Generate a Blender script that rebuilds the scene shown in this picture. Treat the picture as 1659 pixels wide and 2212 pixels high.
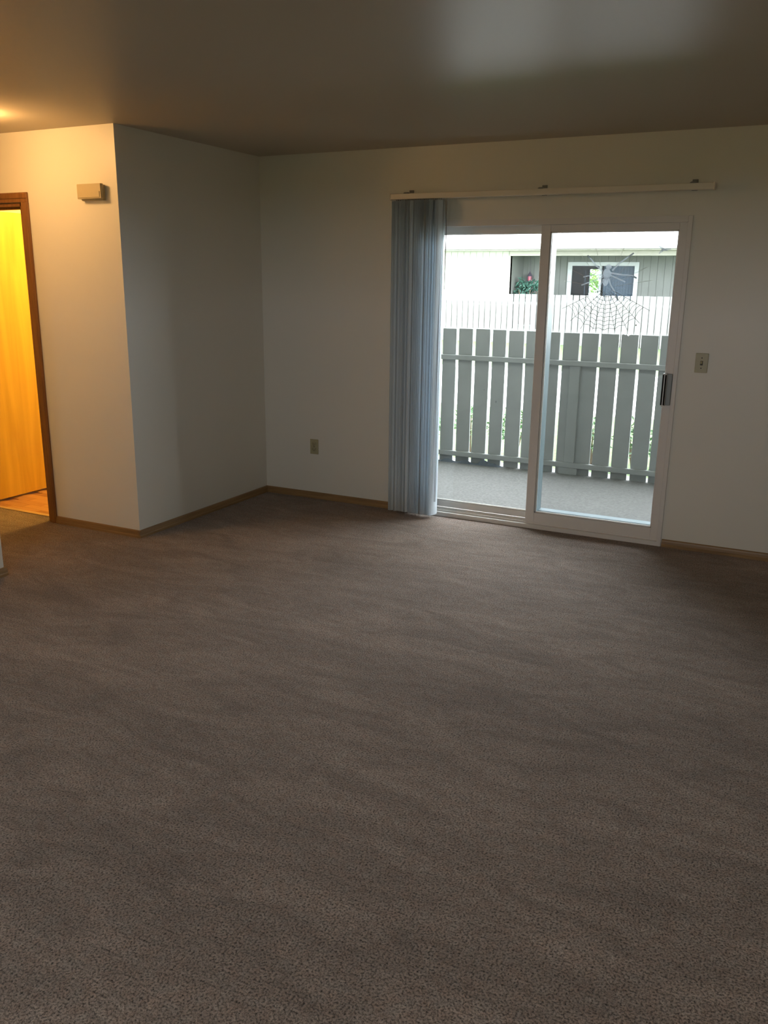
import bpy, bmesh, math, random
from mathutils import Matrix, Vector
random.seed(7)
S = bpy.context.scene
COL = S.collection
for o in list(bpy.data.objects):
    bpy.data.objects.remove(o)

# ------------------------------------------------------------------ camera
cam_d = bpy.data.cameras.new('camera')
cam = bpy.data.objects.new('camera', cam_d)
COL.objects.link(cam)
cam_d.sensor_fit = 'VERTICAL'
cam_d.sensor_height = 36.0
cam_d.lens = 36.0 * 1844.9 / 2212.0
cam_d.clip_start = 0.05
cam_d.clip_end = 300
rx = Vector((0.89389774, 0.44812259, 0.01153128))
uy = Vector((-0.12684598, 0.2281875, 0.96531889))
bz = Vector((0.4299499, -0.86435908, 0.26081884))
M = Matrix((rx, uy, bz)).transposed().to_4x4()
M.translation = Vector((3.71316, -5.40731, 1.59735))
cam.matrix_world = M
S.camera = cam

# ------------------------------------------------------------------ world (even overcast sky)
SKY = 17.0
w = bpy.data.worlds.new('overcast_sky')
S.world = w
w.use_nodes = True
nt = w.node_tree
bg = nt.nodes['Background']
bg.inputs[0].default_value = (0.90, 0.95, 1.0, 1)
bg.inputs[1].default_value = SKY
# sampling aid in the patio door opening for the sky light
pl = bpy.data.lights.new('door_portal', 'AREA')
pl.shape = 'RECTANGLE'
pl.size = 1.72
pl.size_y = 1.96
pl.cycles.is_portal = True
po = bpy.data.objects.new('door_portal', pl)
po.location = (2.118, 0.16, 1.0)
po.rotation_euler = (math.radians(-90), 0, 0)
COL.objects.link(po)
pl2 = pl.copy(); pl2.size = 1.4; pl2.size_y = 0.85
po2 = bpy.data.objects.new('fill_window_portal', pl2)
po2.location = (2.8, -7.34, 1.575)
po2.rotation_euler = (math.radians(90), 0, 0)
COL.objects.link(po2)

HALL_LAMP = 96.0
BATH_LAMP = 440.0
FILL_LAMP = 50.0
S.view_settings.view_transform = 'Standard'
S.view_settings.look = 'None'
S.view_settings.gamma = 1
S.view_settings.use_curve_mapping = False
S.view_settings.exposure = 0.0
S.cycles.use_denoising = True
S.cycles.max_bounces = 14
S.cycles.diffuse_bounces = 8
S.cycles.glossy_bounces = 6
S.cycles.transparent_max_bounces = 16
S.cycles.sample_clamp_indirect = 12
S.cycles.caustics_reflective = False
S.cycles.caustics_refractive = False

# ------------------------------------------------------------------ materials
def mat(name, col, rough=0.6, spec=0.5, metal=0.0, noise=None, bump=None, coords='Object', sheen=0, stretch=None, rot=None):
    m = bpy.data.materials.new(name)
    m.use_nodes = True
    n = m.node_tree.nodes
    l = m.node_tree.links
    p = n['Principled BSDF']
    p.inputs['Base Color'].default_value = (*col, 1)
    p.inputs['Roughness'].default_value = rough
    p.inputs['Specular IOR Level'].default_value = spec
    p.inputs['Metallic'].default_value = metal
    if sheen:
        p.inputs['Sheen Weight'].default_value = sheen
        p.inputs['Sheen Roughness'].default_value = 0.5
    tc = n.new('ShaderNodeTexCoord')
    mp = n.new('ShaderNodeMapping')
    l.new(tc.outputs[coords], mp.inputs[0])
    if stretch: mp.inputs['Scale'].default_value = stretch
    if rot: mp.inputs['Rotation'].default_value = rot
    if noise:
        sc, lo, hi = noise
        t = n.new('ShaderNodeTexNoise')
        t.inputs['Scale'].default_value = sc
        t.inputs['Detail'].default_value = 5
        l.new(mp.outputs[0], t.inputs['Vector'])
        mx = n.new('ShaderNodeMix'); mx.data_type = 'RGBA'
        mx.inputs[6].default_value = (*[c * lo for c in col], 1)
        mx.inputs[7].default_value = (*[min(1, c * hi) for c in col], 1)
        r = n.new('ShaderNodeMapRange')
        r.inputs[1].default_value = 0.3; r.inputs[2].default_value = 0.7
        l.new(t.outputs[0], r.inputs[0]); l.new(r.outputs[0], mx.inputs[0])
        l.new(mx.outputs[2], p.inputs['Base Color'])
    if bump:
        sc, st, d = bump
        t = n.new('ShaderNodeTexNoise')
        t.inputs['Scale'].default_value = sc
        t.inputs['Detail'].default_value = 3
        l.new(mp.outputs[0], t.inputs['Vector'])
        b = n.new('ShaderNodeBump')
        b.inputs['Strength'].default_value = st
        b.inputs['Distance'].default_value = d
        l.new(t.outputs[0], b.inputs['Height']); l.new(b.outputs[0], p.inputs['Normal'])
    return m

def wood(name, c1, c2, rough=0.4, scale=(30, 30, 1.4), wave=True):
    m = bpy.data.materials.new(name); m.use_nodes = True
    n = m.node_tree.nodes; l = m.node_tree.links; p = n['Principled BSDF']
    p.inputs['Roughness'].default_value = rough
    tc = n.new('ShaderNodeTexCoord'); mp = n.new('ShaderNodeMapping')
    mp.inputs['Scale'].default_value = scale
    l.new(tc.outputs['Object'], mp.inputs[0])
    t = n.new('ShaderNodeTexNoise'); t.inputs['Scale'].default_value = 1.0
    t.inputs['Detail'].default_value = 6; t.inputs['Distortion'].default_value = 0.6
    l.new(mp.outputs[0], t.inputs['Vector'])
    cr = n.new('ShaderNodeValToRGB')
    cr.color_ramp.elements[0].position = 0.33; cr.color_ramp.elements[0].color = (*c1, 1)
    cr.color_ramp.elements[1].position = 0.66; cr.color_ramp.elements[1].color = (*c2, 1)
    l.new(t.outputs[0], cr.inputs[0]); l.new(cr.outputs[0], p.inputs['Base Color'])
    b = n.new('ShaderNodeBump'); b.inputs['Strength'].default_value = 0.15; b.inputs['Distance'].default_value = 0.001
    l.new(t.outputs[0], b.inputs['Height']); l.new(b.outputs[0], p.inputs['Normal'])
    return m

def carpet_mat():
    m = bpy.data.materials.new('taupe_carpet'); m.use_nodes = True
    n = m.node_tree.nodes; l = m.node_tree.links; p = n['Principled BSDF']
    p.inputs['Roughness'].default_value = 0.95
    p.inputs['Specular IOR Level'].default_value = 0.15
    p.inputs['Sheen Weight'].default_value = 0.25
    p.inputs['Sheen Roughness'].default_value = 0.45
    p.inputs['Sheen Tint'].default_value = (0.85, 0.80, 0.76, 1)
    tc = n.new('ShaderNodeTexCoord')
    def noise(scale, detail, mscale=None, rot=0, rough=0.5, dist=0):
        mp = n.new('ShaderNodeMapping')
        l.new(tc.outputs['Object'], mp.inputs[0])
        if mscale: mp.inputs['Scale'].default_value = mscale
        mp.inputs['Rotation'].default_value = (0, 0, rot)
        t = n.new('ShaderNodeTexNoise')
        t.inputs['Scale'].default_value = scale; t.inputs['Detail'].default_value = detail
        t.inputs['Roughness'].default_value = rough; t.inputs['Distortion'].default_value = dist
        l.new(mp.outputs[0], t.inputs['Vector'])
        return t.outputs[0]
    def rng(x, a, b, c, d):
        r = n.new('ShaderNodeMapRange')
        for i, v in enumerate((a, b, c, d)): r.inputs[i + 1].default_value = v
        l.new(x, r.inputs[0]); return r.outputs[0]
    def mul(a, b):
        q = n.new('ShaderNodeMath'); q.operation = 'MULTIPLY'
        l.new(a, q.inputs[0]); l.new(b, q.inputs[1]); return q.outputs[0]
    tuft = rng(noise(165, 2.5, rough=0.65), 0.32, 0.58, 0.12, 1.28)      # tufts and the pits between
    fleck = rng(noise(420, 1), 0.3, 0.7, 0.86, 1.14)
    clump = rng(noise(45, 2), 0.3, 0.7, 0.90, 1.10)
    nap = rng(noise(1.0, 7, (2.3, 6.5, 1), math.radians(14), 0.66, 1.2), 0.36, 0.66, 0.80, 1.20)   # brushed pile
    nap2 = rng(noise(0.75, 3, (1, 1.5, 1), 0.6, 0.6), 0.35, 0.65, 0.86, 1.10)
    v = mul(mul(mul(tuft, fleck), mul(nap, nap2)), clump)
    hue = noise(26, 3)
    mx = n.new('ShaderNodeMix'); mx.data_type = 'RGBA'
    mx.inputs[6].default_value = (0.292, 0.221, 0.180, 1)
    mx.inputs[7].default_value = (0.298, 0.248, 0.212, 1)
    l.new(rng(hue, 0.35, 0.65, 0, 1), mx.inputs[0])
    vm = n.new('ShaderNodeVectorMath'); vm.operation = 'SCALE'
    l.new(mx.outputs[2], vm.inputs[0]); l.new(v, vm.inputs['Scale'])
    l.new(vm.outputs[0], p.inputs['Base Color'])
    b = n.new('ShaderNodeBump'); b.inputs['Strength'].default_value = 0.6; b.inputs['Distance'].default_value = 0.009
    l.new(tuft, b.inputs['Height']); l.new(b.outputs[0], p.inputs['Normal'])
    return m

def glass_mat(name, tint, ior=1.45, haze=0.0):
    """thin window pane: lets light straight through, mirrors a little"""
    m = bpy.data.materials.new(name); m.use_nodes = True
    n = m.node_tree.nodes; l = m.node_tree.links
    n.remove(n['Principled BSDF'])
    out = n['Material Output']
    tr = n.new('ShaderNodeBsdfTransparent'); tr.inputs[0].default_value = (*tint, 1)
    gl = n.new('ShaderNodeBsdfGlossy'); gl.inputs['Roughness'].default_value = 0.02
    fr = n.new('ShaderNodeFresnel'); fr.inputs[0].default_value = ior
    mx = n.new('ShaderNodeMixShader')
    l.new(fr.outputs[0], mx.inputs[0]); l.new(tr.outputs[0], mx.inputs[1]); l.new(gl.outputs[0], mx.inputs[2])
    last = mx
    if haze:
        df = n.new('ShaderNodeBsdfTranslucent'); df.inputs[0].default_value = (0.8, 0.85, 0.88, 1)
        m2 = n.new('ShaderNodeMixShader'); m2.inputs[0].default_value = haze
        l.new(mx.outputs[0], m2.inputs[1]); l.new(df.outputs[0], m2.inputs[2]); last = m2
    l.new(last.outputs[0], out.inputs[0])
    return m

def veil_mat(name, col, dens, transl=0.0):
    """mesh or gauze: part of the light passes between the threads"""
    m = bpy.data.materials.new(name); m.use_nodes = True
    n = m.node_tree.nodes; l = m.node_tree.links
    n.remove(n['Principled BSDF']); out = n['Material Output']
    tr = n.new('ShaderNodeBsdfTransparent')
    df = n.new('ShaderNodeBsdfDiffuse'); df.inputs[0].default_value = (*col, 1)
    src = df
    if transl:
        ts = n.new('ShaderNodeBsdfTranslucent'); ts.inputs[0].default_value = (*col, 1)
        a = n.new('ShaderNodeMixShader'); a.inputs[0].default_value = transl
        l.new(df.outputs[0], a.inputs[1]); l.new(ts.outputs[0], a.inputs[2]); src = a
    mx = n.new('ShaderNodeMixShader'); mx.inputs[0].default_value = dens
    l.new(tr.outputs[0], mx.inputs[1]); l.new(src.outputs[0], mx.inputs[2]); l.new(mx.outputs[0], out.inputs[0])
    return m

def emit_mat(name, col, s):
    m = bpy.data.materials.new(name); m.use_nodes = True
    p = m.node_tree.nodes['Principled BSDF']
    p.inputs['Base Color'].default_value = (0.9, 0.85, 0.75, 1)
    p.inputs['Emission Color'].default_value = (*col, 1)
    p.inputs['Emission Strength'].default_value = s
    return m

MT = {}
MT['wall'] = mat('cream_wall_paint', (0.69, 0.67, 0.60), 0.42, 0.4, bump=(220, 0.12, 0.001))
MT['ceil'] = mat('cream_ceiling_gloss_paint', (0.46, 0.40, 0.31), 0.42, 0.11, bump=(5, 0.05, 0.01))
MT['carpet'] = carpet_mat()
MT['base'] = wood('brown_baseboard_wood', (0.20, 0.115, 0.045), (0.29, 0.175, 0.07), 0.45, (3, 40, 40))
MT['basey'] = wood('brown_baseboard_wood_side', (0.20, 0.115, 0.045), (0.29, 0.175, 0.07), 0.45, (40, 3, 40))
MT['casing'] = wood('brown_casing_wood', (0.17, 0.075, 0.022), (0.25, 0.115, 0.036), 0.4, (60, 60, 3))
MT['oak'] = wood('yellow_oak_veneer', (0.62, 0.40, 0.06), (0.76, 0.53, 0.09), 0.4, (14, 14, 0.9))
MT['vinyl1'] = wood('vinyl_floor_light', (0.46, 0.25, 0.10), (0.58, 0.33, 0.14), 0.35, (4, 60, 1))
MT['vinyl2'] = wood('vinyl_floor_dark', (0.32, 0.15, 0.055), (0.42, 0.21, 0.08), 0.35, (4, 60, 1))
MT['vinyl3'] = wood('vinyl_floor_mid', (0.38, 0.19, 0.075), (0.50, 0.27, 0.11), 0.35, (4, 60, 1))
MT['strip'] = mat('aluminium_strip', (0.66, 0.55, 0.38), 0.35, 0.5, 0.6)
MT['white'] = mat('white_vinyl_frame', (0.66, 0.635, 0.60), 0.38, 0.4)
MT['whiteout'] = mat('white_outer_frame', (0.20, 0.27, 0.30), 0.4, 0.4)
MT['glass'] = glass_mat('clear_door_glass', (0.95, 0.97, 0.965))
MT['farglass'] = glass_mat('coated_window_glass', (0.80, 0.86, 0.90), 1.2)
MT['screen'] = veil_mat('grey_insect_screen', (0.20, 0.22, 0.22), 0.24)
MT['black'] = mat('black_plastic', (0.008, 0.007, 0.006), 0.7, 0.1)
MT['grey'] = mat('grey_plastic', (0.30, 0.32, 0.31), 0.45)
MT['lgrey'] = mat('light_grey_plastic', (0.62, 0.63, 0.62), 0.4)
MT['rail'] = mat('cream_head_rail', (0.72, 0.66, 0.55), 0.4)
def vane_mat(name, c):
    m = mat(name, c, 0.5, 0.35)
    n = m.node_tree.nodes; l = m.node_tree.links
    ts = n.new('ShaderNodeBsdfTranslucent'); ts.inputs[0].default_value = (*c, 1)
    mx = n.new('ShaderNodeMixShader'); mx.inputs[0].default_value = 0.42
    l.new(n['Principled BSDF'].outputs[0], mx.inputs[1]); l.new(ts.outputs[0], mx.inputs[2])
    l.new(mx.outputs[0], n['Material Output'].inputs[0])
    return m
MT['vane'] = vane_mat('pale_grey_vane', (0.80, 0.86, 0.90))
MT['cord'] = mat('grey_cord', (0.20, 0.20, 0.19), 0.6)
MT['beige'] = mat('beige_plate_plastic', (0.38, 0.345, 0.21), 0.4)
MT['darkslot'] = mat('dark_slot', (0.03, 0.025, 0.02), 0.6)
MT['chime'] = mat('beige_chime_plastic', (0.44, 0.37, 0.22), 0.45)
MT['fence'] = mat('white_fence_paint', (0.32, 0.335, 0.33), 0.7, 0.3, noise=(6, 0.94, 1.04), bump=(40, 0.2, 0.002))
MT['knot'] = mat('dark_wood_knot', (0.22, 0.23, 0.24), 0.8)
MT['patio'] = mat('pale_patio_carpet', (0.205, 0.205, 0.198), 0.95, 0.1, noise=(55, 0.78, 1.15), bump=(120, 0.5, 0.004))
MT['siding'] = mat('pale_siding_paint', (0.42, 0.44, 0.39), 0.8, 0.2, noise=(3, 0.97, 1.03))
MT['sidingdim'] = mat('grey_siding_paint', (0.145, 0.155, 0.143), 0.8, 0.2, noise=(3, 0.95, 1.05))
MT['fascia'] = mat('cream_fascia_paint', (0.34, 0.325, 0.30), 0.7, 0.2)
MT['roof'] = mat('pale_roof_shingle', (0.40, 0.40, 0.39), 0.9, 0.1, noise=(12, 0.9, 1.1))
MT['farfence'] = mat('white_neighbour_fence', (0.21, 0.21, 0.207), 0.8, 0.2)
MT['lawn'] = mat('lawn_grass', (0.13, 0.18, 0.085), 0.95, 0.1, noise=(20, 0.6, 1.4), bump=(60, 0.8, 0.03))
MT['walk'] = mat('pale_concrete', (0.62, 0.61, 0.58), 0.9, 0.1, noise=(8, 0.9, 1.1))
MT['leaf'] = mat('green_leaf', (0.07, 0.15, 0.06), 0.5, 0.4, noise=(9, 0.6, 1.5))
MT['leafdark'] = mat('dark_green_leaf', (0.04, 0.10, 0.075), 0.6, 0.25, noise=(9, 0.6, 1.5))
MT['leafpale'] = mat('pale_green_leaf', (0.30, 0.48, 0.12), 0.6, 0.3, noise=(3, 0.6, 1.4))
MT['bark'] = mat('brown_bark', (0.14, 0.10, 0.07), 0.9)
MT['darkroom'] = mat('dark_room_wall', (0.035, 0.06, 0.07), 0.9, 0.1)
MT['curtain'] = mat('blue_grey_blind', (0.07, 0.095, 0.12), 0.7, 0.2)
MT['lantern'] = mat('dark_lantern_metal', (0.06, 0.05, 0.07), 0.5)
MT['lanternred'] = mat('red_lantern_glass', (0.42, 0.10, 0.14), 0.3)
MT['pot'] = mat('grey_pot', (0.45, 0.5, 0.5), 0.6)
MT['web'] = mat('grey_web_thread', (0.34, 0.32, 0.29), 0.8, 0.1)
MT['spider'] = veil_mat('pale_gauze_spider', (0.40, 0.44, 0.48), 0.42, 0.5)
MT['spiderdark'] = veil_mat('dark_gauze_spider_tip', (0.14, 0.16, 0.18), 0.5, 0.3)
MT['white2'] = mat('white_far_window_frame', (0.36, 0.39, 0.39), 0.5)
MT['brass'] = mat('brass_knob', (0.55, 0.40, 0.15), 0.3, 0.5, 0.9)

# ------------------------------------------------------------------ helpers
def box(bm, x0, x1, y0, y1, z0, z1, bev=0.0, seg=2, rot=0.0, cen=None, tilt=None):
    r = bmesh.ops.create_cube(bm, size=1.0)
    vs = r['verts']
    for v in vs:
        v.co = Vector(((x0 + x1) / 2 + v.co.x * (x1 - x0), (y0 + y1) / 2 + v.co.y * (y1 - y0), (z0 + z1) / 2 + v.co.z * (z1 - z0)))
    if bev:
        es = list({e for v in vs for e in v.link_edges})
        rr = bmesh.ops.bevel(bm, geom=es, offset=bev, segments=seg, profile=0.5, affect='EDGES')
        vs = list({v for f in rr['faces'] for v in f.verts} | {v for v in vs if v.is_valid})
    if rot or tilt:
        c = Vector(cen) if cen else Vector(((x0 + x1) / 2, (y0 + y1) / 2, (z0 + z1) / 2))
        R = Matrix.Rotation(rot, 3, 'Z')
        if tilt: R = Matrix.Rotation(tilt[0], 3, tilt[1]) @ R
        for v in vs: v.co = c + R @ (v.co - c)
    return vs

def cyl(bm, p0, p1, r0, r1=None, seg=12, cap=True):
    r1 = r0 if r1 is None else r1
    p0 = Vector(p0); p1 = Vector(p1); d = p1 - p0
    q = Vector((0, 0, 1)).rotation_difference(d.normalized()).to_matrix()
    rings = []
    for p, r in ((p0, r0), (p1, r1)):
        rings.append([bm.verts.new(p + q @ Vector((r * math.cos(2 * math.pi * i / seg), r * math.sin(2 * math.pi * i / seg), 0))) for i in range(seg)])
    for i in range(seg):
        j = (i + 1) % seg
        bm.faces.new((rings[0][i], rings[0][j], rings[1][j], rings[1][i]))
    if cap:
        bm.faces.new(rings[0][::-1]); bm.faces.new(rings[1])

def tube(bm, pts, rad, seg=6):
    pts = [Vector(p) for p in pts]
    n = len(pts)
    if not isinstance(rad, (list, tuple)): rad = [rad] * n
    rings = []
    for i, p in enumerate(pts):
        d = (pts[min(i + 1, n - 1)] - pts[max(i - 1, 0)]).normalized()
        q = Vector((0, 0, 1)).rotation_difference(d).to_matrix()
        rings.append([bm.verts.new(p + q @ Vector((rad[i] * math.cos(2 * math.pi * k / seg), rad[i] * math.sin(2 * math.pi * k / seg), 0))) for k in range(seg)])
    for a, b in zip(rings, rings[1:]):
        for k in range(seg):
            j = (k + 1) % seg
            bm.faces.new((a[k], a[j], b[j], b[k]))
    bm.faces.new(rings[0][::-1]); bm.faces.new(rings[-1])

def lathe(bm, prof, cx, cy, seg=20):
    rings = []
    for r, z in prof:
        rings.append([bm.verts.new((cx + r * math.cos(2 * math.pi * i / seg), cy + r * math.sin(2 * math.pi * i / seg), z)) for i in range(seg)])
    for a, b in zip(rings, rings[1:]):
        for i in range(seg):
            j = (i + 1) % seg
            bm.faces.new((a[i], a[j], b[j], b[i]))
    bm.faces.new(rings[0][::-1]); bm.faces.new(rings[-1])

def obj(name, bm, m, parent=None, smooth=False):
    bmesh.ops.recalc_face_normals(bm, faces=bm.faces[:])
    me = bpy.data.meshes.new(name)
    bm.to_mesh(me); bm.free()
    me.materials.append(MT[m] if isinstance(m, str) else m)
    if smooth:
        for p in me.polygons: p.use_smooth = True
    o = bpy.data.objects.new(name, me)
    COL.objects.link(o)
    if parent is not None:
        o.parent = parent
        pw = Matrix.Translation(parent.location) if parent.parent is None else Matrix.Identity(4)
        o.matrix_parent_inverse = pw.inverted()
    return o

def tag(o, label=None, cat=None, group=None, kind=None):
    if label: o['label'] = label
    if cat: o['category'] = cat
    if group: o['group'] = group
    if kind: o['kind'] = kind
    return o

def thing(name, loc, label, cat, group=None, kind=None):
    o = bpy.data.objects.new(name, None)
    COL.objects.link(o)
    o.location = loc
    o.empty_display_size = 0.1
    return tag(o, label, cat, group, kind)

def struct(name, boxes, m, label, cat, parent=None, bev=0):
    bm = bmesh.new()
    for b in boxes: box(bm, *b, bev)
    o = obj(name, bm, m, parent)
    if parent is None: tag(o, label, cat, kind='structure')
    return o

# ------------------------------------------------------------------ room shell
H = 2.44
OX0, OX1, OZ = 1.255, 2.981, 1.982          # patio door opening
DX0, DX1, DZ = -1.54, -0.78, 2.035          # doorway to the bathroom
struct('floor', [(-3.1, 5.0, -7.3, -1.335, -0.12, 0), (0.0, 5.0, -1.335, 0.0, -0.12, 0), (-0.12, 0.0, -1.335, -1.31, -0.12, 0)], 'carpet',
       'taupe wall to wall carpet covering the living room floor', 'floor')
struct('ceiling', [(-3.1, 5.0, -7.3, 0.14, H, H + 0.12)], 'ceil', 'cream glossy painted ceiling over the whole room', 'ceiling')
struct('wall_back', [(-0.12, OX0, 0, 0.14, -0.12, H), (OX1, 5.0, 0, 0.14, -0.12, H), (OX0, OX1, 0, 0.14, OZ, H), (OX0, OX1, 0, 0.14, -0.12, 0)], 'wall',
       'cream wall holding the sliding patio door', 'wall')
struct('wall_left', [(-0.12, 0, -1.31, 0, -0.12, H)], 'wall', 'cream side wall running back to the corner by the wall outlet', 'wall')
struct('wall_entry', [(DX1 + 0.0, 0, -1.43, -1.31, 0, H), (-3.0, DX0, -1.43, -1.31, 0, H), (DX0, DX1, -1.43, -1.31, DZ, H)], 'wall',
       'warmly lit cream wall with the wood framed doorway and chime box', 'wall')
struct('wall_near', [(-0.275, -0.155, -7.2, -2.34, 0, H), (-3.0, -0.275, -2.46, -2.34, 0, H)], 'wall',
       'cream wall end just showing at the left edge of the photo', 'wall')
struct('wall_hall', [(-3.12, -3.0, -2.46, -1.31, 0, H)], 'wall', 'cream end wall of the short hallway', 'wall')
struct('wall_right', [(4.9, 5.02, -7.2, 0, 0, H)], 'wall', 'cream wall on the right of the room', 'wall')
WX0, WX1, WZ0, WZ1 = 2.1, 3.5, 1.15, 2.0       # unseen window added behind the viewer for ambient sky fill
struct('wall_rear', [(-0.275, WX0, -7.32, -7.2, 0, H), (WX1, 5.02, -7.32, -7.2, 0, H), (WX0, WX1, -7.32, -7.2, 0, WZ0), (WX0, WX1, -7.32, -7.2, WZ1, H)], 'wall',
       'cream wall behind the viewer with an added fill window', 'wall')
wr = struct('fill_window', [(WX0, WX0 + 0.05, -7.30, -7.22, WZ0, WZ1), (WX1 - 0.05, WX1, -7.30, -7.22, WZ0, WZ1), (WX0, WX1, -7.30, -7.22, WZ0, WZ0 + 0.05), (WX0, WX1, -7.30, -7.22, WZ1 - 0.05, WZ1), (2.785, 2.815, -7.30, -7.22, WZ0, WZ1)],
       'white', 'white framed window added behind the viewer to let in fill light', 'window')
struct('wall_bathroom', [(-1.78, -1.66, -1.31, 0.25, 0, H), (-1.66, -0.12, 0.14, 0.26, 0, H)], 'wall', 'cream walls of the small room behind the doorway', 'wall')
struct('ceiling_bathroom', [(-1.9, -0.12, 0.14, 0.3, H, H + 0.12)], 'ceil', 'cream ceiling edge of the small room', 'ceiling')

# vinyl plank floor seen through the doorway
fb = bmesh.new(); box(fb, -1.66, -0.12, -1.335, 0.14, -0.12, -0.006)
fl2 = tag(obj('floor_bathroom', fb, 'vinyl2'), 'wood patterned vinyl floor inside the lit doorway', 'floor', kind='structure')
plank_meshes = []
for mi, mn in enumerate(('vinyl1', 'vinyl2', 'vinyl3')):
    bm = bmesh.new(); box(bm, -0.148, 0.148, -0.0365, 0.0365, -0.0045, 0.0, 0.0006, 1)
    o = obj('plank', bm, mn, fl2); plank_meshes.append(o.data); bpy.data.objects.remove(o)
row = 0
y = -1.295
while y < -0.2:
    x = -1.66 + 0.15 + (0.1 if row % 3 == 1 else (0.2 if row % 3 == 2 else 0.0)) - 0.0
    while x < -0.62:
        o = bpy.data.objects.new('plank', random.choice(plank_meshes)); COL.objects.link(o)
        o.parent = fl2; o.location = (x, y, 0.0005)
        x += 0.2975
    y += 0.0742; row += 1
struct('trim_1', [(DX0, DX1, -1.355, -1.318, 0.0, 0.006)], 'strip', 'thin metal strip where the carpet meets the vinyl floor', 'trim', bev=0.002)

# baseboards: flat board with a rounded top and a small shoe
def baseboard(name, p0, p1, nrm, label, m='base', hgt=0.048):
    p0 = Vector(p0); p1 = Vector(p1); nv = Vector(nrm)
    prof = [(0.0, -0.01), (0.016, -0.01), (0.016, 0.014), (0.0125, 0.019), (0.011, 0.034), (0.009, hgt - 0.005), (0.004, hgt), (0.0, hgt)]
    bm = bmesh.new()
    A = [bm.verts.new(p0 + nv * a + Vector((0, 0, z))) for a, z in prof]
    Bv = [bm.verts.new(p1 + nv * a + Vector((0, 0, z))) for a, z in prof]
    k = len(prof)
    for i in range(k):
        j = (i + 1) % k
        bm.faces.new((A[i], A[j], Bv[j], Bv[i]))
    bm.faces.new(A[::-1]); bm.faces.new(Bv)
    return tag(obj(name, bm, m), label, 'baseboard', kind='structure')
baseboard('baseboard_back', (0.0, 0, 0), (OX0 - 0.004, 0, 0), (0, -1, 0), 'brown wood baseboard below the wall outlet, left of the patio door')
baseboard('baseboard_right', (OX1 + 0.004, 0, 0), (4.9, 0, 0), (0, -1, 0), 'brown wood baseboard below the light switch, right of the patio door')
baseboard('baseboard_left', (0, 0, 0), (0, -1.445, 0), (1, 0, 0), 'dark brown baseboard along the shaded side wall', 'basey')
baseboard('baseboard_entry', (0.012, -1.43, 0), (DX1 + 0.062, -1.43, 0), (0, -1, 0), 'brown baseboard under the chime box beside the doorway')
baseboard('baseboard_near', (-0.155, -2.325, 0), (-0.155, -7.2, 0), (1, 0, 0), 'brown baseboard on the wall end at the left edge', 'basey')

# doorway with oak door
d1 = thing('door_1', (-1.16, -1.43, 0), 'brown wood framed doorway in the warmly lit wall', 'doorway', kind='structure')
def casing(x0, x1, z0, z1, horiz=False):
    bm = bmesh.new()
    box(bm, x0, x1, -1.444, -1.43, z0, z1, 0.004, 2)
    if horiz: box(bm, x0 + 0.004, x1 - 0.004, -1.449, -1.43, z0 + 0.022, z1 - 0.006, 0.004, 2)
    else: box(bm, x0 + (0.022 if x0 > -1 else 0.006), x1 - (0.006 if x0 > -1 else 0.022), -1.449, -1.43, z0, z1 - 0.002, 0.004, 2)
    return obj('casing', bm, 'casing', d1)
casing(DX1 + 0.004, DX1 + 0.062, 0.0, DZ + 0.006)
casing(DX0 - 0.062, DX0 - 0.004, 0.0, DZ + 0.006)
casing(DX0 - 0.062, DX1 + 0.062, DZ + 0.004, DZ + 0.062, True)
bm = bmesh.new()
box(bm, DX1 - 0.018, DX1 + 0.004, -1.43, -1.31, 0, DZ, 0.001, 1)
box(bm, DX0 - 0.004, DX0 + 0.018, -1.43, -1.31, 0, DZ, 0.001, 1)
box(bm, DX0, DX1, -1.43, -1.31, DZ - 0.018, DZ + 0.004, 0.001, 1)
obj('jamb', bm, 'casing', d1)
bm = bmesh.new()
box(bm, DX1 - 0.030, DX1 - 0.018, -1.40, -1.365, 0, DZ - 0.018)
box(bm, DX0 + 0.018, DX0 + 0.030, -1.40, -1.365, 0, DZ - 0.018)
box(bm, DX0 + 0.02, DX1 - 0.02, -1.40, -1.365, DZ - 0.032, DZ - 0.018)
obj('door_stop', bm, 'casing', d1)

leaf = thing('oak_door', (-1.55, -1.36, 0.0), 'yellow oak veneer door swung open inside the lit doorway', 'door')
bm = bmesh.new(); box(bm, -1.548, -1.512, -1.305, -0.57, 0.016, 2.036, 0.002, 1)
obj('door_slab', bm, 'oak', leaf)
for z in (0.25, 1.05, 1.85):
    bm = bmesh.new(); cyl(bm, (-1.552, -1.308, z - 0.045), (-1.552, -1.308, z + 0.045), 0.006, seg=10)
    obj('hinge', bm, 'brass', leaf)
bm = bmesh.new()
for sx in (1,):
    prof = [(0.030, 0), (0.030, 0.006), (0.012, 0.010), (0.011, 0.035), (0.024, 0.045), (0.027, 0.058), (0.018, 0.068), (0.003, 0.070)]
    rings = []
    for r, h in prof:
        rings.append([bm.verts.new((-1.512 + h, -0.64 + r * math.cos(a * math.pi / 9), 0.95 + r * math.sin(a * math.pi / 9))) for a in range(18)])
    for a, b in zip(rings, rings[1:]):
        for i in range(18):
            bm.faces.new((a[i], a[(i + 1) % 18], b[(i + 1) % 18], b[i]))
    bm.faces.new(rings[-1])
obj('knob', bm, 'brass', leaf, True)

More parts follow.
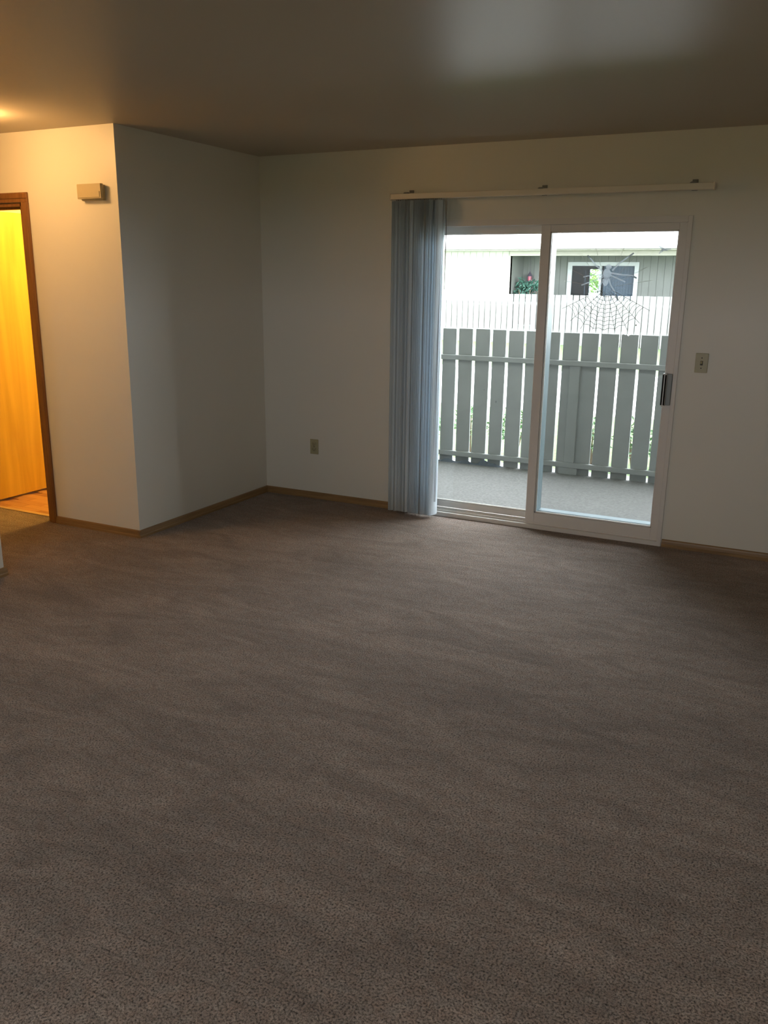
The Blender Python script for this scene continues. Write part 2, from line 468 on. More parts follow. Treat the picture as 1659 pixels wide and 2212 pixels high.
# ceiling lamps of the hall and the bathroom (both just out of view)
def ceiling_lamp(x, y, s, label, r=0.085, col=(1.0, 0.55, 0.20)):
    t = thing('ceiling_light', (x, y, H), label, 'ceiling light')
    bm = bmesh.new(); lathe(bm, [(0.10, H), (0.10, H - 0.012), (0.085, H - 0.02)], x, y, 24)
    obj('base', bm, 'brass', t)
    bm = bmesh.new()
    prof = [(0.05, H - 0.018), (0.05, H - 0.035)] + [(r * math.sin(a), H - 0.075 + r * 0.62 * math.cos(a)) for a in [math.radians(d) for d in range(50, 179, 16)]]
    lathe(bm, prof, x, y, 24)
    obj('glass_shade', bm, emit_mat('warm_lamp_glass', col, s), t, True)
    return t
ceiling_lamp(-0.47, -2.02, HALL_LAMP, 'round warm ceiling light in the hallway by the doorway')
ceiling_lamp(-0.80, -0.55, BATH_LAMP, 'round warm ceiling light inside the small room behind the doorway', col=(1.0, 0.56, 0.12))

ceiling_lamp(4.1, -6.3, FILL_LAMP, 'round warm ceiling light added unseen behind the viewer as room fill')  # unseen lamp, added to fill the room with warm light
# ------------------------------------------------------------------ chime box
ch = thing('door_chime', (-0.177, -1.43, 2.075), 'small beige door chime box high on the warmly lit wall', 'door chime')
bm = bmesh.new(); box(bm, -0.262, -0.092, -1.452, -1.430, 2.032, 2.118, 0.004)
obj('base_plate', bm, 'chime', ch)
bm = bmesh.new(); box(bm, -0.269, -0.086, -1.476, -1.452, 2.040, 2.122, 0.003)
box(bm, -0.262, -0.094, -1.479, -1.475, 2.046, 2.080, 0.0015, 1)
obj('cover', bm, 'chime', ch)

# ------------------------------------------------------------------ wall plates
def plate_frame(name, cx, cz, w_, h_, label, cat):
    t = thing(name, (cx, 0, cz), label, cat)
    bm = bmesh.new(); box(bm, cx - w_ / 2, cx + w_ / 2, -0.006, 0, cz - h_ / 2, cz + h_ / 2, 0.0025)
    obj('cover_plate', bm, 'beige', t)
    return t
ot = plate_frame('wall_outlet', 0.436, 0.396, 0.070, 0.113, 'small beige outlet plate low on the wall left of the blinds', 'outlet')
for dz in (0.020, -0.020):
    bm = bmesh.new(); box(bm, 0.436 - 0.0165, 0.436 + 0.0165, -0.0085, -0.005, 0.396 + dz - 0.0135, 0.396 + dz + 0.0135, 0.004)
    rc = obj('receptacle', bm, 'beige', ot)
    bm = bmesh.new()
    box(bm, 0.436 - 0.0085, 0.436 - 0.0055, -0.0092, -0.008, 0.396 + dz - 0.004, 0.396 + dz + 0.006)
    box(bm, 0.436 + 0.0055, 0.436 + 0.0085, -0.0092, -0.008, 0.396 + dz - 0.004, 0.396 + dz + 0.006)
    cyl(bm, (0.436, -0.0092, 0.396 + dz - 0.008), (0.436, -0.008, 0.396 + dz - 0.008), 0.0032, seg=8)
    obj('slot', bm, 'darkslot', rc)
bm = bmesh.new(); cyl(bm, (0.436, -0.0075, 0.396), (0.436, -0.005, 0.396), 0.0035, seg=10)
obj('screw', bm, 'darkslot', ot)
sw = plate_frame('light_switch', 3.109, 1.152, 0.072, 0.114, 'beige light switch plate on the wall right of the patio door', 'light switch')
bm = bmesh.new(); box(bm, 3.109 - 0.0055, 3.109 + 0.0055, -0.018, -0.004, 1.152 - 0.006, 1.152 + 0.010, 0.002, tilt=(math.radians(-25), 'X'))
obj('toggle', bm, 'beige', sw)
bm = bmesh.new(); box(bm, 3.109 - 0.0075, 3.109 + 0.0075, -0.0066, -0.0055, 1.152 - 0.013, 1.152 + 0.013)
obj('toggle_slot', bm, 'darkslot', sw)
for dz in (0.030, -0.030):
    bm = bmesh.new(); cyl(bm, (3.109, -0.0076, 1.152 + dz), (3.109, -0.005, 1.152 + dz), 0.0036, seg=10)
    obj('screw', bm, 'darkslot', sw)

# ------------------------------------------------------------------ sliding patio door
d2 = thing('door_2', (2.118, 0.05, 0), 'white framed sliding glass patio door', 'patio door', kind='structure')
bm = bmesh.new()
box(bm, OX0, OX0 + 0.028, -0.010, 0.16, 0.0, OZ, 0.002)
box(bm, OX1 - 0.026, OX1, -0.010, 0.16, 0.0, OZ, 0.002)
box(bm, OX0 + 0.028, OX1 - 0.026, -0.0095, 0.16, OZ - 0.036, OZ, 0.0)
obj('outer_frame', bm, 'white', d2)
bm = bmesh.new()
box(bm, OX0, OX1, -0.012, 0.17, -0.01, 0.028, 0.002)
box(bm, OX0 + 0.03, OX1 - 0.03, 0.012, 0.016, 0.028, 0.040)
box(bm, OX0 + 0.03, OX1 - 0.03, 0.063, 0.067, 0.028, 0.046)
obj('sill_track', bm, 'white', d2)
bm = bmesh.new(); box(bm, OX0 - 0.02, 2.09, 0.17, 0.25, -0.03, 0.030, 0.003)
obj('threshold', bm, 'whiteout', d2)
def panel(name, x0, x1, y0, y1, z0, z1, sl, sr, rt, rb, m, label):
    bm = bmesh.new()
    b = 0.003
    box(bm, x0, x0 + sl, y0, y1, z0, z1, b)
    box(bm, x1 - sr, x1, y0, y1, z0, z1, b)
    box(bm, x0 + sl - 0.001, x1 - sr + 0.001, y0 + 0.0005, y1 - 0.0005, z1 - rt, z1, b)
    box(bm, x0 + sl - 0.001, x1 - sr + 0.001, y0 + 0.0005, y1 - 0.0005, z0, z0 + rb, b)
    # glazing bead
    yc = (y0 + y1) / 2
    for s in (-1, 1):
        yy = yc + s * 0.009
        box(bm, x0 + sl, x0 + sl + 0.006, yy - 0.003, yy + 0.003, z0 + rb, z1 - rt)
        box(bm, x1 - sr - 0.006, x1 - sr, yy - 0.003, yy + 0.003, z0 + rb, z1 - rt)
        box(bm, x0 + sl, x1 - sr, yy - 0.003, yy + 0.003, z0 + rb, z0 + rb + 0.006)
        box(bm, x0 + sl, x1 - sr, yy - 0.003, yy + 0.003, z1 - rt - 0.006, z1 - rt)
    o = obj(name, bm, m, d2)
    o['label'] = label
    bm = bmesh.new()
    vs = [bm.verts.new(c) for c in ((x0 + sl, yc, z0 + rb), (x1 - sr, yc, z0 + rb), (x1 - sr, yc, z1 - rt), (x0 + sl, yc, z1 - rt))]
    bm.faces.new(vs)
    g = obj('pane', bm, 'glass', o)
    return o
panel('fixed_panel', OX0 + 0.028, 2.116, 0.070, 0.108, 0.046, 1.948, 0.055, 0.040, 0.045, 0.046, 'white', 'fixed left glass panel half behind the blinds')
sp = panel('sliding_panel', 2.084, OX1 - 0.027, 0.014, 0.058, 0.028, 1.948, 0.060, 0.046, 0.044, 0.078, 'white', 'sliding right glass panel with the handle')
# insect screen on the outer track
bm = bmesh.new()
box(bm, 2.092, 2.122, 0.112, 0.250, -0.01, 1.965, 0.002)
box(bm, 2.938, 2.953, 0.172, 0.250, -0.01, 1.965, 0.002)
box(bm, 2.123, 2.937, 0.172, 0.250, -0.01, 0.084, 0.002)
box(bm, 2.123, 2.937, 0.172, 0.250, 1.935, 1.965, 0.002)
sc_ = obj('screen_frame', bm, 'whiteout', d2)
bm = bmesh.new()
bm.faces.new([bm.verts.new(c) for c in ((2.122, 0.235, 0.083), (2.938, 0.235, 0.083), (2.938, 0.235, 1.935), (2.122, 0.235, 1.935))])
obj('screen_mesh', bm, 'screen', sc_)
# handle
bm = bmesh.new()
box(bm, 2.915, 2.952, 0.000, 0.016, 0.888, 1.078, 0.004)
hd = obj('handle', bm, 'grey', sp); hd['label'] = 'grey pull handle with two black strips'
bm = bmesh.new(); box(bm, 2.900, 2.924, -0.034, 0.004, 0.885, 1.082, 0.005)
obj('handle_grip', bm, 'lgrey', d2)
for xs in (2.9000, 2.9145):
    bm = bmesh.new(); box(bm, xs, xs + 0.0085, -0.0352, -0.032, 0.892, 1.074)
    obj('black_strip', bm, 'black', d2)

# ------------------------------------------------------------------ vertical blinds
vb = thing('vertical_blind', (2.09, -0.08, 2.13), 'pale grey vertical blind drawn open to the left of the patio door', 'blinds')
bm = bmesh.new()
box(bm, 1.088, 3.089, -0.100, -0.060, 2.112, 2.147, 0.003)
hr = obj('head_rail', bm, 'rail', vb); hr['label'] = 'long cream head rail'
for x in (1.088, 3.084):
    bm = bmesh.new(); box(bm, x - 0.002, x + 0.007, -0.102, -0.058, 2.109, 2.149, 0.002)
    obj('end_cap', bm, 'rail', vb)
for x in (1.20, 2.096, 2.972):
    bm = bmesh.new()
    box(bm, x - 0.016, x + 0.016, -0.098, 0.0, 2.147, 2.151, 0.001, 1)
    box(bm, x - 0.016, x + 0.016, -0.005, 0.0, 2.115, 2.175, 0.001, 1)
    box(bm, x - 0.010, x + 0.022, -0.104, -0.094, 2.146, 2.154, 0.002, 1)
    cyl(bm, (x, -0.05, 2.150), (x, -0.05, 2.156), 0.006, seg=8)
    obj('mounting_bracket', bm, 'cord', vb)
def vane_mesh(seed):
    rnd = random.Random(seed)
    bm = bmesh.new()
    wv = 0.0885; n = 7
    rings = []
    for k in range(9):
        z = 0.022 + (2.102 - 0.022) * k / 8
        ring = []
        tw = math.radians(rnd.uniform(-1, 1)) * (8 - k) / 8 * 1.5
        for i in range(n):
            u = i / (n - 1) - 0.5
            x = 0.010 * (1 - (2 * u) ** 2); y_ = u * wv
            x, y_ = x * math.cos(tw) - y_ * math.sin(tw), x * math.sin(tw) + y_ * math.cos(tw)
            ring.append(bm.verts.new((x, y_, z)))
        rings.append(ring)
    for a, b in zip(rings, rings[1:]):
        for i in range(n - 1):
            bm.faces.new((a[i], a[i + 1], b[i + 1], b[i]))
    r = bmesh.ops.solidify(bm, geom=bm.faces[:], thickness=0.0008)
    bmesh.ops.recalc_face_normals(bm, faces=bm.faces[:])
    me = bpy.data.meshes.new('vane'); bm.to_mesh(me); bm.free()
    me.materials.append(MT['vane'])
    for p in me.polygons: p.use_smooth = True
    return me
vmeshes = [vane_mesh(s) for s in range(5)]
NV = 25
rnd = random.Random(3)
for i in range(NV):
    x = 1.128 + (1.446 - 1.128) * i / (NV - 1)
    o = bpy.data.objects.new('vane', vmeshes[i % 5]); COL.objects.link(o)
    o.parent = vb
    o.location = (x - vb.location.x, 0.0, -vb.location.z + rnd.uniform(-0.003, 0.003))
    ang = math.radians(-18 + rnd.uniform(-5, 5) + (12 if i in (17, 11, 21) else 0))
    o.rotation_euler = (0, 0, ang)
bm = bmesh.new()
for i in range(NV):
    x = 1.128 + (1.446 - 1.128) * i / (NV - 1)
    box(bm, x - 0.0025, x + 0.0025, -0.084, -0.076, 2.095, 2.113)
obj('vane_carriers', bm, 'grey', vb)['kind'] = 'stuff'
bm = bmesh.new()
tube(bm, [(1.452, -0.086, 2.112), (1.4525, -0.09, 1.6), (1.455, -0.095, 0.9), (1.461, -0.098, 0.12)], 0.0016)
tube(bm, [(1.460, -0.074, 2.112), (1.461, -0.075, 1.6), (1.462, -0.085, 0.9), (1.466, -0.094, 0.12)], 0.0016)
obj('pull_cord', bm, 'cord', vb)
bm = bmesh.new()
tube(bm, [(1.487, -0.085, 2.112), (1.487, -0.085, 2.085), (1.486, -0.087, 1.55)], [0.0022, 0.0032, 0.0022], 8)
obj('tilt_wand', bm, 'cord', vb)

# ------------------------------------------------------------------ spider web decoration on the glass
sw_ = thing('spider_decoration', (2.505, 0.048, 1.53), 'pale gauze spider on a web stuck to the right glass panel', 'decoration')
YW = 0.0468
def tp(pts, y=YW): return [(a, y, b) for a, b in pts]
bm = bmesh.new()
def blob(bm, cx, cz, rx_, rz_, y=YW, ry=0.004):
    r = bmesh.ops.create_uvsphere(bm, u_segments=14, v_segments=9, radius=1)
    for v in r['verts']: v.co = Vector((cx + v.co.x * rx_, y + v.co.y * ry, cz + v.co.z * rz_))
blob(bm, 2.510, 1.697, 0.018, 0.016)
blob(bm, 2.501, 1.655, 0.026, 0.032)
blob(bm, 2.497, 1.612, 0.018, 0.028)
obj('spider_body', bm, 'spider', sw_, True)
legs = [[(2.4744, 1.6737), (2.4324, 1.7045), (2.3997, 1.7426), (2.3757, 1.7641)],
        [(2.5331, 1.6764), (2.5734, 1.719), (2.6097, 1.7472), (2.6526, 1.7775)],
        [(2.5245, 1.662), (2.6033, 1.6507), (2.6517, 1.6487), (2.6818, 1.6325)],
        [(2.5256, 1.6478), (2.5711, 1.6291), (2.6163, 1.6106)],
        [(2.5117, 1.6381), (2.5302, 1.5905), (2.5578, 1.5526), (2.5789, 1.5049)],
        [(2.4814, 1.6474), (2.4265, 1.6518), (2.3574, 1.6369)],
        [(2.4772, 1.6379), (2.4194, 1.6133), (2.3509, 1.5883)],
        [(2.4832, 1.6235), (2.4618, 1.5801), (2.4485, 1.5267), (2.4521, 1.5122)]]
for i, lg in enumerate(legs):
    bm = bmesh.new()
    tube(bm, tp(lg), [0.0055] + [0.0045] * (len(lg) - 2) + [0.0035], 6)
    lo = obj('spider_leg', bm, 'spider', sw_)
    if i in (0, 1, 2, 4):
        a = Vector(lg[-2]); b = Vector(lg[-1])
        bm = bmesh.new(); tube(bm, tp([tuple(a + (b - a) * 0.35), tuple(b)]), 0.0048, 6)
        obj('leg_tip', bm, 'spiderdark', lo)
# threads: fan of straight strands with drooping cross strands
cxw, czw = 2.508, 1.575
fan = [-64, -46, -30, -15, 0, 15, 30, 46, 64]
rl = {a: 0.30 * (1 if abs(a) < 60 else 0.95) for a in fan}
def wp(a, r):
    t = math.radians(a)
    return (cxw + r * math.sin(t), czw - r * math.cos(t))
bm = bmesh.new()
for a in fan:
    r1 = min(0.30, 0.255 / max(0.2, math.cos(math.radians(a)))) if abs(a) < 50 else 0.30
    tube(bm, tp([wp(a, 0.03), wp(a * 1.01, r1 / 2), wp(a, r1)]), 0.0013, 4)
for a in (100, 118, 140, 160, 200, 222, 245, 262):
    tube(bm, tp([wp(a, 0.05), wp(a, 0.27)]), 0.0008, 4)
obj('web_strand', bm, 'web', sw_)
bm = bmesh.new()
for k in range(9):
    r = 0.055 + 0.025 * k
    for a, b in zip(fan, fan[1:]):
        if k < 2 and (a < -50 or b > 50): continue
        if r * max(math.cos(math.radians(a)), 0.1) > 0.26: continue
        p0 = Vector(wp(a, r)); p1 = Vector(wp(b, r)); mid = Vector(wp((a + b) / 2, r * 0.955))
        tube(bm, tp([tuple(p0), tuple(mid), tuple(p1)]), 0.0013, 4)
obj('web_ring', bm, 'web', sw_)
for sp_ in ((2.702, 1.356, 0.0042, 0.0055), (2.645, 1.381, 0.002, 0.002)):
    bm = bmesh.new(); blob(bm, *sp_, ry=0.002)
    obj('web_speck', bm, 'web', sw_, True)
bm = bmesh.new()
for q_ in ([(2.795, 1.818), (2.82, 1.800), (2.845, 1.792)], [(2.81, 1.79), (2.84, 1.798), (2.865, 1.801)], [(2.822, 1.806), (2.815, 1.79), (2.80, 1.775)]):
    tube(bm, tp(q_), [0.003, 0.007, 0.003], 6)
sc2 = obj('gauze_scrap', bm, 'spider', sw_); sc2['label'] = 'small pale scrap of gauze near the top corner of the pane'

# ------------------------------------------------------------------ patio
struct('patio_floor', [(-0.6, 4.6, 0.14, 2.02, -0.14, -0.012)], 'patio', 'pale mottled patio floor outside the glass door', 'floor')
struct('patio_roof', [(-0.6, 4.7, 0.14, 1.90, 2.75, 2.85), (-0.6, 4.7, 1.82, 1.90, 2.65, 2.75)], 'fascia', 'painted roof covering the patio outside the glass door', 'roof')
struct('wall_outside', [(-1.2, 5.2, 0.14, 0.20, 2.86, 5.4), (OX1 + 0.06, 4.7, 0.14, 0.20, -0.01, 2.74), (-0.12, OX0 - 0.06, 0.262, 0.33, -0.01, 2.74)], 'sidingdim', 'siding of the house above the patio', 'wall')
struct('patio_end_wall', [(4.6, 4.7, 0.21, 1.83, -0.1, 2.75)], 'siding', 'pale end wall closing the right of the patio', 'wall')
struct('patio_side_wall', [(-0.6, -0.48, 0.14, 1.83, -0.1, 2.75)], 'siding', 'pale end wall closing the left of the patio', 'wall')

pf = thing('patio_fence', (2.0, 1.86, 0), 'white board fence on the patio just outside the glass door', 'fence')
xb = [(0.675, 0.805), (0.832, 0.963), (0.989, 1.122), (1.149, 1.271), (1.299, 1.435), (1.455, 1.59), (1.617, 1.751),
      (1.779, 1.915), (1.935, 2.075), (2.097, 2.24), (2.261, 2.397), (2.421, 2.558), (2.576, 2.714)]
x = 0.675 - 0.161
while x > -0.45:
    xb.append((x, x + 0.134)); x -= 0.161
x = 2.737
while x < 4.4:
    xb.append((x, x + 0.136)); x += 0.161
rnd = random.Random(11)
for i, (a, b) in enumerate(sorted(xb)):
    bm = bmesh.new()
    top = 1.200 + rnd.uniform(-0.003, 0.003)
    sk = rnd.uniform(-0.003, 0.003)
    if abs(a - 2.261) < 0.001:      # this board has a chipped top edge
        out = [(a, -0.045), (b, -0.045), (b, top - 0.002), (2.375, top), (2.352, top - 0.003), (2.345, top), (2.325, top - 0.003), (2.316, top - 0.013),
               (2.308, top - 0.010), (2.301, top - 0.001), (2.288, top - 0.004), (2.278, top + 0.001), (a + 0.004, top - 0.002), (a, top - 0.006)]
        fr_ = [bm.verts.new((px, 1.850, pz)) for px, pz in out]
        bk_ = [bm.verts.new((px, 1.869, pz)) for px, pz in out]
        bm.faces.new(fr_); bm.faces.new(bk_[::-1])
        for k in range(len(out)):
            j = (k + 1) % len(out)
            bm.faces.new((fr_[k], fr_[j], bk_[j], bk_[k]))
        vs = fr_ + bk_
    else:
        vs = box(bm, a, b, 1.850, 1.869, -0.045, top, 0.003, 1)
    for v in vs:
        v.co.x += sk * (v.co.z - 0.6)
    o = obj('board', bm, 'fence', pf)
    o.rotation_euler = (0, 0, 0)
    if abs(a - 1.149) < 0.001 or abs(a - 0.989) < 0.001:
        if abs(a - 0.989) < 0.001:
            bm = bmesh.new(); cyl(bm, (1.09, 1.8492, 0.67), (1.09, 1.852, 0.67), 0.006, seg=8)
        else:
            bm = bmesh.new()
            r = bmesh.ops.create_uvsphere(bm, u_segments=10, v_segments=6, radius=1)
            for v in r['verts']: v.co = Vector((1.205 + v.co.x * 0.007, 1.850 + v.co.y * 0.002, 0.57 + v.co.z * 0.010))
        obj('knot', bm, 'knot', o)
for z0, z1, y0 in ((0.925, 0.968, 1.812), (0.050, 0.094, 1.812)):
    bm = bmesh.new(); box(bm, -0.47, 4.5, y0, 1.850, z0, z1, 0.003, 1)
    obj('rail', bm, 'fence', pf)
for px_ in (1.90, 4.1, -0.3):
    bm = bmesh.new(); box(bm, px_ - 0.045, px_ + 0.045, 1.822, 1.851, 0.094, 0.925, 0.003, 1)
    box(bm, px_ - 0.085, px_ + 0.078, 1.818, 1.850, -0.012, 0.050, 0.003, 1)
    obj('post', bm, 'fence', pf)
# dark crumpled strip of sheet lying along the foot of the fence
bm = bmesh.new()
pts = []
nn = 30
for i in range(nn + 1):
    x = 0.55 + (1.30 - 0.55) * i / nn
    h = 0.020 + 0.012 * math.sin(i * 0.9) + (0.018 if 21 < i < 28 else 0)
    h *= min(1, (nn - i) / 3 + 0.15)
    pts.append([bm.verts.new((x, 1.800, -0.012)), bm.verts.new((x, 1.822, -0.012 + h)), bm.verts.new((x, 1.846, -0.012 + h * 0.5)), bm.verts.new((x, 1.848, -0.012))])
for a, b in zip(pts, pts[1:]):
    for k in range(4):
        j = (k + 1) % 4
        bm.faces.new((a[k], a[j], b[j], b[k]))
bm.faces.new(pts[0][::-1]); bm.faces.new(pts[-1])
MT['sheet'] = mat('dark_blue_grey_sheet', (0.10, 0.12, 0.15), 0.7)
tag(obj('weed_barrier', bm, 'sheet'), 'dark crumpled sheet edge lying along the foot of the patio fence', 'sheet')

# ------------------------------------------------------------------ grounds
struct('ground_lawn', [(-40, 30, 2.02, 6.0, -0.5, -0.10), (-40, 30, 11.5, 60, -0.5, -0.10), (-40, 30, -60, -7.5, -0.5, -0.10)], 'lawn', 'green lawn beyond the patio fence', 'lawn')
struct('ground_walkway', [(-40, 30, 6.0, 11.5, -0.5, -0.09)], 'walk', 'pale concrete walkway between the two fences', 'path')

def leaf_cluster(bm, cx, cy, cz, r, n, size, rnd, flat=1.0):
    for i in range(n):
        th = rnd.uniform(0, 2 * math.pi); u = rnd.uniform(-0.3, 1)
        rr = r * rnd.uniform(0.55, 1.0)
        s = math.sqrt(max(0, 1 - u * u))
        c = Vector((cx + rr * s * math.cos(th), cy + rr * s * math.sin(th), cz + rr * u * flat))
        R = Matrix.Rotation(rnd.uniform(0, 6.28), 3, 'Z') @ Matrix.Rotation(rnd.uniform(-1, 1), 3, 'X') @ Matrix.Rotation(rnd.uniform(-1, 1), 3, 'Y')
        L = size * rnd.uniform(0.7, 1.2); Wd = L * 0.42
        vs = [bm.verts.new(c + R @ Vector(p)) for p in ((0, 0, 0), (Wd * 0.5, L * 0.45, L * 0.08), (0, L, 0), (-Wd * 0.5, L * 0.45, L * 0.08))]
        bm.faces.new((vs[0], vs[1], vs[2])); bm.faces.new((vs[0], vs[2], vs[3]))

def shrub(name, x, y, r, hgt, n, size, m, label, cat, group=None, base=-0.1):
    rnd = random.Random(int(x * 100 + y * 10))
    t = thing(name, (x, y, base), label, cat, group)
    bm = bmesh.new()
    for k in range(5):
        a = k * 1.257
        tube(bm, [(x + 0.02 * math.cos(a), y + 0.02 * math.sin(a), base), (x + r * 0.35 * math.cos(a), y + r * 0.35 * math.sin(a), base + hgt * 0.4), (x + r * 0.6 * math.cos(a), y + r * 0.6 * math.sin(a), base + hgt * 0.7)], [0.01, 0.008, 0.004], 5)
    obj('stem', bm, 'bark', t)
    bm = bmesh.new()
    leaf_cluster(bm, x, y, base + hgt * 0.42, r, n, size, rnd, hgt * 0.5 / r)
    f = obj('foliage', bm, m, t)
    return t
sx = [(0.30, 'beyond the fence at the left edge of the glass'), (0.78, 'beyond the second fence gap from the blinds'), (1.27, 'beyond the fence, left of the door mullion'),
      (2.02, 'beyond the fence, just right of the wide post'), (2.45, 'beyond the fence in the middle of the right pane'), (2.85, 'beyond the fence near the door handle')]
for i, (x, lb) in enumerate(sx):
    shrub('garden_shrub', x - 0.15, 2.72 + 0.06 * (i % 2), 0.185, 0.50 + 0.05 * (i % 3), 330, 0.055, 'leaf', 'small green shrub ' + lb, 'shrub', 'shrubs outside the patio fence')

# ------------------------------------------------------------------ neighbour's fence
nf = thing('neighbour_fence', (-2.0, 19.0, -0.1), 'bright white close boarded fence in front of the far building', 'fence')
bm = bmesh.new(); box(bm, -0.0755, 0.0755, -0.01, 0.01, -0.1, 1.285, 0.003, 1)
b0 = obj('board', bm, 'farfence', nf); nbm = b0.data; bpy.data.objects.remove(b0)
x = -6.85
rnd = random.Random(5)
while x < 3.2:
    o = bpy.data.objects.new('board', nbm); COL.objects.link(o)
    o.parent = nf; o.location = (x + 2.0 + rnd.uniform(-0.002, 0.002), 0, 0.1 + rnd.uniform(-0.006, 0.004))
    x += 0.174
for z in (0.25, 1.0):
    bm = bmesh.new(); box(bm, -6.9, 3.2, 19.012, 19.05, z, z + 0.07)
    obj('rail', bm, 'farfence', nf)

# ------------------------------------------------------------------ far building
hb = thing('far_building', (-3.0, 20.5, -0.1), 'pale single storey building behind the white fence', 'building')
def siding_wall(x0, x1, y0, y1, z0, z1, m, name='siding', groove=0.20, holes=None):
    """boards of grooved siding, one mesh part per wall face"""
    bm = bmesh.new()
    x = x0
    while x < x1 - 1e-4:
        xe = min(x + groove - 0.012, x1)
        segs = [(z0, z1)]
        if holes:
            hx0, hx1, hz0, hz1 = holes
            if xe > hx0 and x < hx1:
                segs = [(z0, hz0), (hz1, z1)]
                # partial overlaps on the sides
                if x < hx0: box(bm, x, hx0, y0, y1, hz0, hz1)
                if xe > hx1: box(bm, hx1, xe, y0, y1, hz0, hz1)
        for a, b in segs: box(bm, x, xe, y0, y1, a, b)
        x += groove
    segs = [(x0, x1, z0, z1)]
    if holes:
        hx0, hx1, hz0, hz1 = holes
        segs = [(x0, hx0, z0, z1), (hx1, x1, z0, z1), (hx0, hx1, z0, hz0), (hx0, hx1, hz1, z1)]
    for a, b, c, d in segs: box(bm, a, b, y0 + 0.012, y1, c, d)
    return obj(name, bm, m, hb)
siding_wall(-12.0, -4.56, 19.25, 19.40, -0.1, 2.47, 'siding')
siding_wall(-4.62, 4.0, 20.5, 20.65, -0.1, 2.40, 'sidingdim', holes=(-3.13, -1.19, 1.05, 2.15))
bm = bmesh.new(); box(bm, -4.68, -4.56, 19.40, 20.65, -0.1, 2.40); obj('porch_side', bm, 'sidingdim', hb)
bm = bmesh.new(); box(bm, -4.56, 4.0, 19.15, 19.35, 2.345, 2.47, 0.004, 1); obj('porch_beam', bm, 'fascia', hb)
bm = bmesh.new(); box(bm, -4.56, 4.0, 19.3, 20.5, 2.40, 2.44); obj('porch_ceiling', bm, 'sidingdim', hb)
bm = bmesh.new(); box(bm, -12.2, 4.2, 18.72, 18.76, 2.47, 2.555, 0.004, 1); obj('fascia_board', bm, 'fascia', hb)
bm = bmesh.new(); box(bm, -12.2, 4.2, 18.76, 19.3, 2.47, 2.485); obj('soffit', bm, 'fascia', hb)
bm = bmesh.new()
n_s = 0
vs = [bm.verts.new(c) for c in ((-12.4, 18.68, 2.56), (4.4, 18.68, 2.56), (4.4, 24.0, 4.2), (-12.4, 24.0, 4.2),
                                (-12.4, 18.68, 2.53), (4.4, 18.68, 2.53), (4.4, 24.0, 4.1), (-12.4, 24.0, 4.1))]
for f in ((0, 1, 2, 3), (7, 6, 5, 4), (0, 4, 5, 1), (1, 5, 6, 2), (2, 6, 7, 3), (3, 7, 4, 0)): bm.faces.new([vs[i] for i in f])
rf = obj('roof', bm, 'roof', hb)
bm = bmesh.new()
for k in range(16):
    yy = 18.72 + k * 0.33; zz = 2.572 + (yy - 18.72) * 1.64 / 5.32
    box(bm, -12.4, 4.4, yy, yy + 0.30, zz, zz + 0.012, tilt=(math.atan2(1.64, 5.32), 'X'))
obj('shingle_course', bm, 'roof', rf)['kind'] = 'stuff'
bm = bmesh.new(); box(bm, -12.4, 4.4, 18.62, 18.72, 2.50, 2.58, 0.02, 2); obj('gutter', bm, 'farfence', hb)
# window of the porch
wf = bmesh.new()
x0, x1, z0, z1 = -3.19, -1.135, 1.02, 2.205
for b in ((x0, x0 + 0.13, z0, z1), (x1 - 0.12, x1, z0, z1), (x0 + 0.13, x1 - 0.12, z1 - 0.105, z1), (x0 + 0.13, x1 - 0.12, z0, z0 + 0.1)):
    box(wf, b[0], b[1], 20.46, 20.52, b[2], b[3])
box(wf, -2.255, -2.185, 20.465, 20.52, z0 + 0.1, z1 - 0.1, 0.003, 1)
win = obj('window', wf, 'white2', hb)
for a, b in ((x0 + 0.13, -2.255), (-2.185, x1 - 0.12)):
    bm = bmesh.new()
    bm.faces.new([bm.verts.new(c) for c in ((a, 20.5, z0 + 0.1), (b, 20.5, z0 + 0.1), (b, 20.5, z1 - 0.1), (a, 20.5, z1 - 0.1))])
    obj('pane', bm, 'farglass', win)
# dim room behind it: rear opening shows greenery, blinds hang on the right
bm = bmesh.new()
box(bm, -6.0, -5.9, 20.65, 24.0, -0.1, 2.4); box(bm, 0.4, 0.5, 20.65, 24.0, -0.1, 2.4)
box(bm, -6.0, 0.5, 20.65, 24.1, 2.4, 2.45); box(bm, -6.0, 0.5, 20.65, 24.1, -0.1, -0.05)
box(bm, -6.0, -3.39, 24.0, 24.1, -0.1, 2.4); box(bm, -3.01, 0.5, 24.0, 24.1, -0.1, 2.4)
box(bm, -3.39, -3.01, 24.0, 24.1, 2.06, 2.4); box(bm, -3.39, -3.01, 24.0, 24.1, -0.1, 0.6)
box(bm, -3.72, -3.70, 22.3, 22.33, -0.1, 2.4)
obj('inner_room', bm, 'darkroom', hb)
bm = bmesh.new()
for k in range(11):
    xx = -2.15 + k * 0.082
    box(bm, xx, xx + 0.074, 20.62, 20.626, 1.05, 2.12, rot=math.radians(18))
box(bm, -2.70, -2.685, 20.62, 20.626, 1.05, 2.02)
bl = obj('window_blind', bm, 'curtain', hb); bl['kind'] = 'stuff'; bl['label'] = 'blue grey vertical slats in the right half of the window'
# small wall lamp spot right of the window
bm = bmesh.new(); box(bm, 0.02, 0.07, 20.46, 20.5, 1.90, 2.03, 0.01); obj('meter_tag', bm, 'white2', hb)

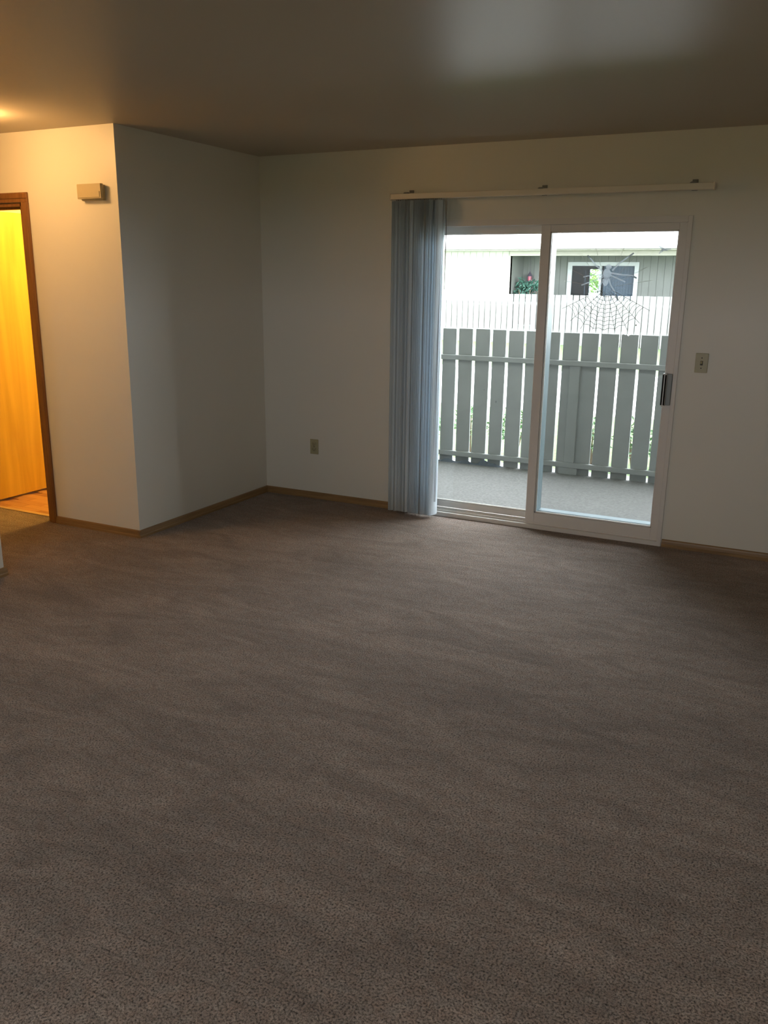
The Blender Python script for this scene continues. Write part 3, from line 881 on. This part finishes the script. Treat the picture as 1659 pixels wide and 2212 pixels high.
# tree beyond, seen through the far window
tr = thing('garden_tree', (-3.9, 28.0, -0.1), 'pale green tree seen through the far window', 'tree')
bm = bmesh.new(); tube(bm, [(-3.9, 28, -0.1), (-3.88, 28, 0.9), (-3.95, 28, 1.6)], [0.09, 0.07, 0.05], 8); obj('trunk', bm, 'bark', tr)
bm = bmesh.new()
rnd = random.Random(4)
for c in ((-3.9, 28, 1.7, 0.75), (-4.3, 28.1, 1.4, 0.5), (-3.5, 28.1, 1.5, 0.5), (-3.9, 27.9, 2.3, 0.5)):
    leaf_cluster(bm, *c[:3], c[3], 420, 0.16, rnd)
obj('foliage', bm, 'leafpale', tr)

# hanging lantern and leafy plant on the far porch
ln = thing('hanging_lantern', (-4.30, 20.35, 1.9), 'little dark and red lantern hanging on a string over the plant', 'lantern')
bm = bmesh.new(); tube(bm, [(-4.30, 20.35, 2.40), (-4.30, 20.35, 1.92)], 0.006, 5); obj('string', bm, 'lantern', ln)
bm = bmesh.new(); lathe(bm, [(0.012, 1.93), (0.02, 1.90), (0.07, 1.82), (0.085, 1.80), (0.085, 1.79)], -4.30, 20.35, 10); obj('cap', bm, 'lantern', ln)
bm = bmesh.new(); lathe(bm, [(0.058, 1.79), (0.058, 1.68), (0.05, 1.66)], -4.30, 20.35, 10); obj('lantern_glass', bm, 'lanternred', ln)
bm = bmesh.new()
for k in range(4):
    a = math.pi / 4 + k * math.pi / 2
    cyl(bm, (-4.30 + 0.075 * math.cos(a), 20.35 + 0.075 * math.sin(a), 1.66), (-4.30 + 0.075 * math.cos(a), 20.35 + 0.075 * math.sin(a), 1.80), 0.007, seg=6)
lathe(bm, [(0.085, 1.645), (0.085, 1.66)], -4.30, 20.35, 10)
obj('lantern_frame', bm, 'lantern', ln)
pt = thing('porch_plant', (-4.2, 19.75, -0.1), 'big dark green leafy plant rising above the far white fence', 'plant')
bm = bmesh.new(); lathe(bm, [(0.16, -0.1), (0.22, 0.35), (0.24, 0.36), (0.24, 0.40), (0.20, 0.40)], -4.2, 19.75, 16); obj('pot', bm, 'pot', pt)
bm = bmesh.new()
rnd = random.Random(8)
for k in range(6):
    a = k * 1.05
    tube(bm, [(-4.2, 19.75, 0.35), (-4.2 + 0.15 * math.cos(a), 19.75 + 0.15 * math.sin(a), 0.9), (-4.2 + 0.35 * math.cos(a), 19.75 + 0.2 * math.sin(a), 1.4)], [0.02, 0.015, 0.01], 5)
obj('stem', bm, 'bark', pt)
bm = bmesh.new()
for c in ((-4.32, 19.75, 1.50, 0.20), (-4.05, 19.75, 1.42, 0.24), (-4.52, 19.75, 1.32, 0.22), (-3.90, 19.75, 1.40, 0.22), (-4.2, 19.75, 1.15, 0.35)):
    leaf_cluster(bm, *c, 60, 0.17, rnd)
obj('foliage', bm, 'leafdark', pt)
